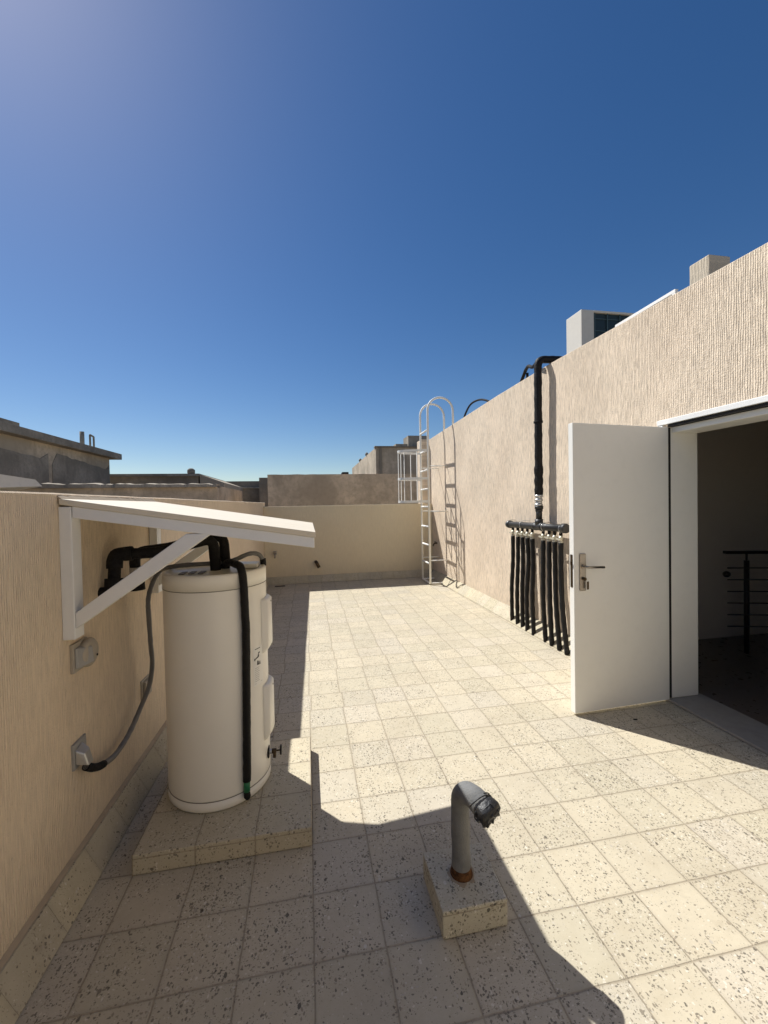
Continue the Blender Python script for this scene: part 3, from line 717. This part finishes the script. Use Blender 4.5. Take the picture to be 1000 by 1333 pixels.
# second pipe that curls over the wall top behind the riser
t = thing('roof_pipe', (2.80, 2.0, 3.05), 'short black hooked pipe rising over the wall top beside the manifold riser', 'pipe')
pts = [(2.80, 2.13, 3.02), (2.79, 2.09, 3.10), (2.77, 1.93, 3.215), (2.72, 1.78, 3.215), (2.68, 1.62, 3.14), (2.62, 1.42, 3.13)]
MB().tube(resample(fillet(pts, .05), .02), .020, 12, lump=.08).build('insulation', 'black_flat', t)
MB().tube([(2.82, 1.98, 3.02), (2.80, 1.945, 3.185)], .017, 12).build('branch', 'black_flat', t)
MB().lathe((2.815, 2.02, 3.05), [(.03, -.03), (.04, 0), (.03, .03)], 12).build('foam_base', 'rust', t)
t = thing('cable_loop', (2.86, 3.6, 3.0), 'thin black hose arching above the tall wall right of the ladder', 'hose')
pts = spline([(2.86, 4.30, 2.96), (2.85, 4.26, 3.05), (2.85, 4.12, 3.17), (2.85, 3.92, 3.255), (2.86, 3.68, 3.265), (2.87, 3.42, 3.215), (2.90, 3.12, 3.08), (2.93, 2.95, 2.94)], 8)
MB().tube(pts, .0165, 10).build('hose', 'black_flat', t)

# ================================================================== LADDER
t = thing('ladder', (2.27, 4.84, 0), 'white caged access ladder fixed to the tall wall at the far end', 'ladder')
LX = 2.27; LY0, LY1 = 4.585, 5.10
for y in (LY0, LY1):
    zt = zr(y); w = .50; ac = 3.29
    arc = [(LX+w/2-w/2*math.cos(a), y, ac+.25*math.sin(a)) for a in [PI*k/16 for k in range(17)]]
    MB().tube([(LX, y, .03)]+arc+[(LX+w, y, zt+.0)], .0205, 12).build('stile', 'cream', t)
    MB().box((LX+w-.04, y-.04, zt-.002), (LX+w+.04, y+.04, zt+.006)).build('top_foot', 'cream', t)
for z in (.40, .75, 1.10, 1.48, 1.82, 2.18, 2.55, 2.93):
    MB().tube([(LX, LY0+.012, z), (LX, LY1-.012, z)], .0185, 10).build('rung', 'cream', t)
MB().bar((LX, LY0-.012, .03), (LX, LY1+.012, .03), .034, .02).build('foot_bar', 'cream', t, .003)
for y in (LY0, LY1):
    MB().bar((LX+.018, y, .03), (xr(y)-.12, y, .03), .03, .02).build('foot_bracket', 'cream', t, .003)
    for z in (.46, 1.39, 2.25):
        MB().tube([(LX+.016, y, z), (xr(y)+.01, y, z)], .010, 8).build('wall_bracket', 'cream', t)
def hoop(f, z, r=.53):
    # U-shaped cage ring
    a = PI/2+PI*f; return (LX-.03*0+r*math.cos(a), (LY0+LY1)/2+.258*math.sin(a)*(1 if abs(math.sin(a)) < .98 else 1), z)
for z in (1.585, 2.02, 2.545):
    b = MB(); N = 28
    for i in range(N):
        p, q = hoop(i/N, z), hoop((i+1)/N, z); b.bar(p, q, .006, .045)
    b.build('cage_hoop', 'cream', t)
for f in (.14, .32, .5, .68, .86):
    p = hoop(f, 0); b = MB(); b.bar((p[0]+.008, p[1], 1.57), (p[0]+.008, p[1], 2.56), .034, .006, up=(1, 0, 0)); b.build('cage_bar', 'cream', t)

# ================================================================== TAPS AND DRAIN
def tapset(name, p, n, label, s=1.0, mat='brass', cat='tap'):
    t_ = thing(name, p, label, cat); p = Vector(p); n = Vector(n)
    sd = Vector((0, 0, 1)).cross(n)
    MB().tube([p-n*.004, p+n*.006], .026*s, 16).build('rosette', mat, t_)
    MB().tube(fillet([p, p+n*.07*s, p+n*.095*s+Vector((0, 0, -.065*s))], .03*s), .014*s, 12).build('spout', mat, t_)
    MB().tube([p+n*.045*s, p+n*.045*s+Vector((0, 0, .035*s))], .009*s, 8).build('stem', mat, t_)
    MB().bar(p+n*.045*s+Vector((0, 0, .038*s))-sd*.03*s, p+n*.045*s+Vector((0, 0, .038*s))+sd*.03*s, .012*s, .01*s).build('handle', mat, t_)
    return t_
t = thing('waste_pipe', (.16, YW, .38), 'short dark elbow pipe stub poking out low in the far parapet', 'pipe')
MB().tube(fillet([(.155, YW+.01, .405), (.165, YW-.07, .405), (.215, YW-.10, .300)], .06), .033, 16).build('elbow', 'brass', t)
tapset('tap', (-.64, YW, .61), (0, -1, 0), 'small chrome tap on the left of the far parapet', 1.25, 'steel')
tapset('tap', (xr(5.25), 5.25, .72), (-1, 0, 0), 'small dark tap on the tall wall beside the ladder foot', .9)
t = thing('floor_drain', (-.54, 5.25, 0), 'narrow dark floor drain grate in the far left corner', 'drain')
MB().box((-.64, 5.20, .0035), (-.44, 5.28, .008)).build('frame', 'conduit', t)
b = MB()
for i in range(4): b.box((-.63, 5.212+i*.017, .0085), (-.45, 5.219+i*.017, .012))
b.build('grate', 'dark', t)
tag(MB().box((2.235, -.398, .0035), (2.262, -.390, .007)).build('twig', 'dark'), 'tiny dark scrap lying in the shadow of the door', 'debris')

# ================================================================== THINGS ABOVE THE TALL WALL
t = thing('air_conditioner', (4.1, 2.2, 2.86), 'beige outdoor air conditioner with dark gridded coil above the tall wall', 'air conditioner')
ax0, ax1, ay0, ay1, az0, az1 = 3.60, 4.60, 1.975, 2.30, 3.02, 4.055
MB().box((ax0, ay0, az0), (ax0+.185, ay1, az1)).build('cabinet_end', 'acbody', t, .008)
MB().box((ax0+.186, ay0+.03, az0), (ax1, ay1, az1-.03)).build('coil', 'coil', t)
MB().box((ax0+.186, ay0, az1-.028), (ax1, ay1, az1-.001)).build('top_panel', 'acbody', t, .004)
MB().box((ax0+.186, ay0, az0), (ax1, ay0+.028, az0+.03)).build('base_rail', 'acbody', t, .004)
g = MB()
for i in range(5): g.box((ax0+.20+i*.19, ay0+.012, az0+.03), (ax0+.212+i*.19, ay0+.02, az1-.03))
for i in range(6): g.box((ax0+.187, ay0+.0205, az0+.13+i*.16), (ax1-.002, ay0+.0275, az0+.14+i*.16))
g.build('guard', 'guard', t)
for x in (ax0+.1, ax1-.1): MB().box((x-.03, ay0+.03, 2.862), (x+.03, ay1-.03, az0-.001)).build('foot', 'rail', t)
t = thing('skylight_frame', (3.2, .3, 2.86), 'thin pale metal frame edge showing just above the tall wall', 'skylight')
MB().bar((2.975, .62, 3.215), (2.975, -.04, 3.225), .03, .028).build('rail', 'white', t, .003)
MB().bar((2.975, .57, 2.862), (2.975, .57, 3.20), .03, .03, up=(0, 1, 0)).build('post', 'white', t)
MB().bar((2.975, -.025, 2.862), (2.975, -.025, 3.21), .03, .03, up=(0, 1, 0)).build('post', 'white', t)
MB().box((3.03, -.02, 2.862), (3.65, .58, 3.175)).build('glazing', 'glass', t)
tag(MB().box((3.40, .06, 2.862), (3.62, .245, 3.615)).build('roof_stack', 'stucco_block', None, .01), 'beige rendered roof stack above the tall wall over the doorway', 'chimney')

# ================================================================== NEIGHBOURS
G = -7.49
def blk(name, lo, hi, mat, par=None, bev=.0): return MB().box(lo, hi).build(name, mat, par, bev)
# brown cement wall right behind the far parapet
t = thing('neighbour_wall', (1, 7.5, G), 'brown stained cement wall just beyond the far parapet', 'wall')
b = MB(); N = 24; 
for (x0, x1) in ((-.93, 3.4),):
    blo = [b.bm.verts.new((x0+(x1-x0)*i/N, 7.5, G)) for i in range(N+1)]
    bhi = [b.bm.verts.new((x0+(x1-x0)*i/N, 7.5, 2.32+.012*mnoise.noise(Vector((i*.9, 0, 0))))) for i in range(N+1)]
    clo = [b.bm.verts.new((x0+(x1-x0)*i/N, 7.7, G)) for i in range(N+1)]
    chi = [b.bm.verts.new((x0+(x1-x0)*i/N, 7.7, 2.32+.012*mnoise.noise(Vector((i*.9, 0, 0))))) for i in range(N+1)]
    for i in range(N):
        b.bm.faces.new((blo[i], blo[i+1], bhi[i+1], bhi[i])); b.bm.faces.new((clo[i+1], clo[i], chi[i], chi[i+1])); b.bm.faces.new((bhi[i], bhi[i+1], chi[i+1], chi[i]))
    b.bm.faces.new((blo[0], bhi[0], chi[0], clo[0])); b.bm.faces.new((blo[-1], clo[-1], chi[-1], bhi[-1]))
b.build('wall', 'conc_far', t)
blk('side_return', (-.93, 7.701, G), (-.75, 12, 2.30), 'conc_far', t)
# dark cement building beyond
t = thing('building', (4, 12, G), 'dark unfinished cement building behind the brown wall and ladder cage', 'building')
b = MB(); b.prism([(2.18, 10, G), (7.5, 10, G), (7.5, 10, 3.34), (2.18, 10, 3.34)], [(2.18, 17, G), (7.5, 17, G), (7.5, 17, 3.30), (2.18, 17, 3.30)]); b.build('wall', 'conc_mid', t)
blk('parapet_cap', (2.15, 9.96, 3.342), (7.5, 10.2, 3.385), 'conc_dark', t)
blk('drain_pipe', (2.30, 9.93, 2.2), (2.37, 9.99, 3.33), 'conc_lite', t)
blk('drain_pipe', (3.10, 9.94, 2.4), (3.14, 9.99, 3.10), 'conc_lite', t)
tag(blk('roof_box', (2.88, 10.21, 3.31), (3.27, 10.7, 3.49), 'conc_lite'), 'low pale box on the dark building roof, left of the taller one', 'roof box')
tag(blk('roof_box', (3.30, 10.21, 3.31), (3.95, 10.9, 3.765), 'slabgrey'), 'taller grey box on the dark building roof behind the ladder', 'roof box')
for (x, y, z, s_) in ((2.20, 12.1, 3.329, .07), (2.20, 14.0, 3.318, .07), (2.75, 10.3, 3.32, .05)):
    tag(MB().lathe((x, y, z), [(s_*.8, 0), (s_, .04), (s_*.6, .10), (s_*.2, .12)], 10).build('roof_stub', 'slabgrey'), 'tiny dark stub along the roof edge of the dark cement building', 'stub', 'stubs on the dark building roof edge')
tag(blk('water_tank', (.93, 7.95, 1.6), (1.10, 8.3, 2.41), 'dark', None, .01), 'small black tank top peeking over the brown cement wall', 'tank')
# left: unfinished house with overhanging roof slab
t = thing('house', (-8, 8, G), 'unfinished cement house with overhanging grey roof slab on the left', 'house')
b = MB(); b.box((-12, 1.0, G), (-6.0, 11.25, 3.12)); b.build('wall', 'conc_mid', t)
blk('roof_slab', (-12.2, .8, 3.121), (-5.78, 11.60, 3.30), 'slabgrey', t, .01)
b = MB()
random.seed(5)
for y0, y1, zb in ((4.0, 8.15, 2.60), (8.30, 11.2, 2.60)):
    n = 14; up = []
    for i in range(n+1):
        f = i/n; z = 2.96-.22*f+.05*mnoise.noise(Vector((i*1.3+y0, 2, 0))) - (.30 if i in (0,) else 0)
        if i == n: z += .14
        up.append((-5.985, y0+(y1-y0)*f, z))
    low = [(-5.985, y, 1.9) for (_, y, _) in up]
    ring = low+up[::-1]
    b.prism([(-6.0005, y, z) for (_, y, z) in ring], [(-5.985, y, z) for (_, y, z) in ring])
b.build('bare_patch', 'slabgrey', t)
tag(blk('roof_bulkhead', (-8.2, 5.5, 3.302), (-6.6, 8.22, 3.62), 'conc_dark'), 'dark cement bulkhead block on the left house roof', 'roof box')
tag(MB().tube([(-6.5, 10.75, 3.30), (-6.5, 10.75, 3.86)], .06, 12).build('roof_pipe', 'slabgrey'), 'single thick upright vent pipe on the left house roof', 'pipe')
t = thing('roof_pipe', (-6.5, 11.2, 3.3), 'pair of thin upright pipes joined at the top on the left house roof', 'pipe')
MB().tube(fillet([(-6.45, 11.10, 3.30), (-6.45, 11.10, 3.83), (-6.45, 11.32, 3.80), (-6.45, 11.32, 3.30)], .03), .028, 10).build('pipe', 'slabgrey', t)
tag(blk('roof_stub', (-6.35, 11.34, 3.302), (-6.25, 11.50, 3.40), 'slabgrey', None, .01), 'low grey stub at the far end of the left house roof', 'stub')
# neighbour terrace wall, with rounded coping
t = thing('neighbour_parapet', (-3.2, 6.0, G), 'weathered brown neighbouring parapet with rough grey coping beyond the left wall', 'wall')
b = MB(); n = 40; 
def np_ring(f, lo, hi, w, rough=0):
    p = Vector((-5.05, 5.6, 0)).lerp(Vector((-1.75, 5.9, 0)), f); zt = 2.075-.02*f
    e = rough*mnoise.noise(Vector((f*26, 3, 0)))+rough*.6*mnoise.noise(Vector((f*70, 7, 0)))
    return [(p.x, p.y-w/2-e, lo), (p.x, p.y+w/2, lo), (p.x, p.y+w/2-.02, hi+zt+e*.6), (p.x, p.y, hi+zt+.02+e), (p.x, p.y-w/2-e+.01, hi+zt+e*.6)]
def strip(b, lo, hi, w, rough):
    vs = [[b.bm.verts.new(q) for q in np_ring(i/n, lo, hi, w, rough)] for i in range(n+1)]
    for a_, c_ in zip(vs, vs[1:]):
        for i in range(5): b.bm.faces.new((a_[i], a_[(i+1) % 5], c_[(i+1) % 5], c_[i]))
    b.bm.faces.new(vs[0]); b.bm.faces.new(vs[-1][::-1])
strip(b, G, -.10, .26, .01); b.build('wall', 'conc_far', t)
b = MB(); strip(b, 1.95, -.05, .42, .038); b.build('coping', 'coping', t)
blk('return_wall', (-1.95, 6.05, G), (-1.75, 9.0, 1.98), 'conc_far', t)
# pale corner of a neighbouring roof
b = MB(); b.prism([(-3.4, 1.6, 1.70), (-2.95, 1.55, 1.775), (-2.95, 1.55, 1.93), (-3.4, 1.6, 1.95)], [(-3.45, 2.55, 1.76), (-3.0, 2.52, 1.835), (-3.0, 2.40, 1.905), (-3.4, 2.5, 1.93)])
t = thing('neighbour_ledge', (-3.2, 2, G), 'pale painted roof ledge at the left edge beyond the parapet', 'ledge')
b.build('ledge', 'paleroof', t); blk('wall', (-3.9, 1.0, G), (-3.05, 2.3, 1.69), 'conc_lite', t)
# low roofs further away
t = thing('low_house', (-5, 14, G), 'low dark house with straight roof edge behind the neighbouring parapet', 'house')
blk('wall', (-9.3, 12.6, G), (-3.75, 17, 2.65), 'conc_dark', t); blk('roof_edge', (-9.4, 12.5, 2.652), (-3.70, 17.1, 2.74), 'slabgrey', t)
b = MB(); b.prism([(-3.70, 12.6, G), (-2.9, 12.6, G), (-2.9, 12.6, 2.42), (-3.70, 12.6, 2.72)], [(-3.70, 17, G), (-2.9, 17, G), (-2.9, 17, 2.42), (-3.70, 17, 2.72)]); b.build('sloped_wing', 'conc_mid', t)
for i, (x, s_) in enumerate(((-6.85, .13), (-4.02, .12))):
    tag(MB().lathe((x, 12.75, 2.742), [(s_*.8, 0), (s_*1.1, .03), (s_*1.1, .14), (s_*.5, .20)], 12).build('roof_vent', 'conc_dark'),
        ('small domed vent on the low dark roof, left one', 'small domed vent near the right end of the low dark roof')[i], 'vent', 'vents on the low dark roof')
t = thing('distant_building', (-2.6, 18, G), 'small distant building between the low roofs and the brown wall, left block', 'building')
blk('wall', (-4.1, 17.5, G), (-2.05, 20, 2.75), 'conc_dark', t); blk('ledge', (-4.2, 17.4, 2.40), (-2.0, 17.49, 2.46), 'conc_lite', t)
t = thing('distant_building', (-1.2, 18, G), 'small distant building just left of the brown wall, lower block', 'building')
blk('wall', (-2.0, 16.5, G), (-.9, 20, 2.42), 'conc_far', t); blk('roof_edge', (-2.1, 16.4, 2.421), (-.85, 20, 2.50), 'slabgrey', t)
t = thing('distant_building', (-1, 12, G), 'narrow grey rendered block touching the left end of the brown wall', 'building')
blk('wall', (-1.38, 9.8, G), (-.95, 11.8, 2.40), 'conc_lite', t)

# ================================================================== LIGHT, SKY, CAMERA
w = bpy.data.worlds.new('World'); scene.world = w; w.use_nodes = True
nt = w.node_tree; bg = nt.nodes['Background']
sky = nt.nodes.new('ShaderNodeTexSky'); sky.sky_type = 'NISHITA'; sky.sun_disc = False
el = math.asin(SUN.z); sky.sun_elevation = el
sky.sun_rotation = math.atan2(SUN.x, SUN.y)
sky.altitude = 600; sky.air_density = .95; sky.dust_density = .5; sky.ozone_density = .9
hs = nt.nodes.new('ShaderNodeHueSaturation'); hs.inputs['Saturation'].default_value = 1.33; hs.inputs['Hue'].default_value = .505
nt.links.new(sky.outputs[0], hs.inputs['Color']); nt.links.new(hs.outputs[0], bg.inputs[0]); bg.inputs[1].default_value = .074
ld = bpy.data.lights.new('sun', 'SUN'); ld.energy = 5.0; ld.angle = math.radians(.53); ld.color = (1, .985, .945)
lo = bpy.data.objects.new('sun', ld); COL.objects.link(lo); lo.rotation_euler = SUN.to_track_quat('Z', 'Y').to_euler()
lo.location = (0, 0, 12)

yaw, pitch, roll = .183639, -.0203137, -.0195519
f = Vector((math.sin(yaw)*math.cos(pitch), math.cos(yaw)*math.cos(pitch), math.sin(pitch)))
r_ = Vector((math.cos(yaw), -math.sin(yaw), 0)); u_ = r_.cross(f)
R = r_*math.cos(roll)+u_*math.sin(roll); U = -r_*math.sin(roll)+u_*math.cos(roll)
cam = bpy.data.cameras.new('camera'); co = bpy.data.objects.new('camera', cam); COL.objects.link(co)
mw = Matrix((R, U, -f)).transposed().to_4x4(); mw.translation = Vector((.0135, -2.8917, 1.557)); co.matrix_world = mw
cam.sensor_fit = 'HORIZONTAL'; cam.sensor_width = 36; cam.lens = 36*.535575; cam.clip_end = 2500; cam.clip_start = .02
scene.camera = co
scene.view_settings.view_transform = 'Standard'; scene.view_settings.look = 'None'
scene.view_settings.exposure = .3; scene.view_settings.gamma = 1
scene.render.resolution_x = 768; scene.render.resolution_y = 1024
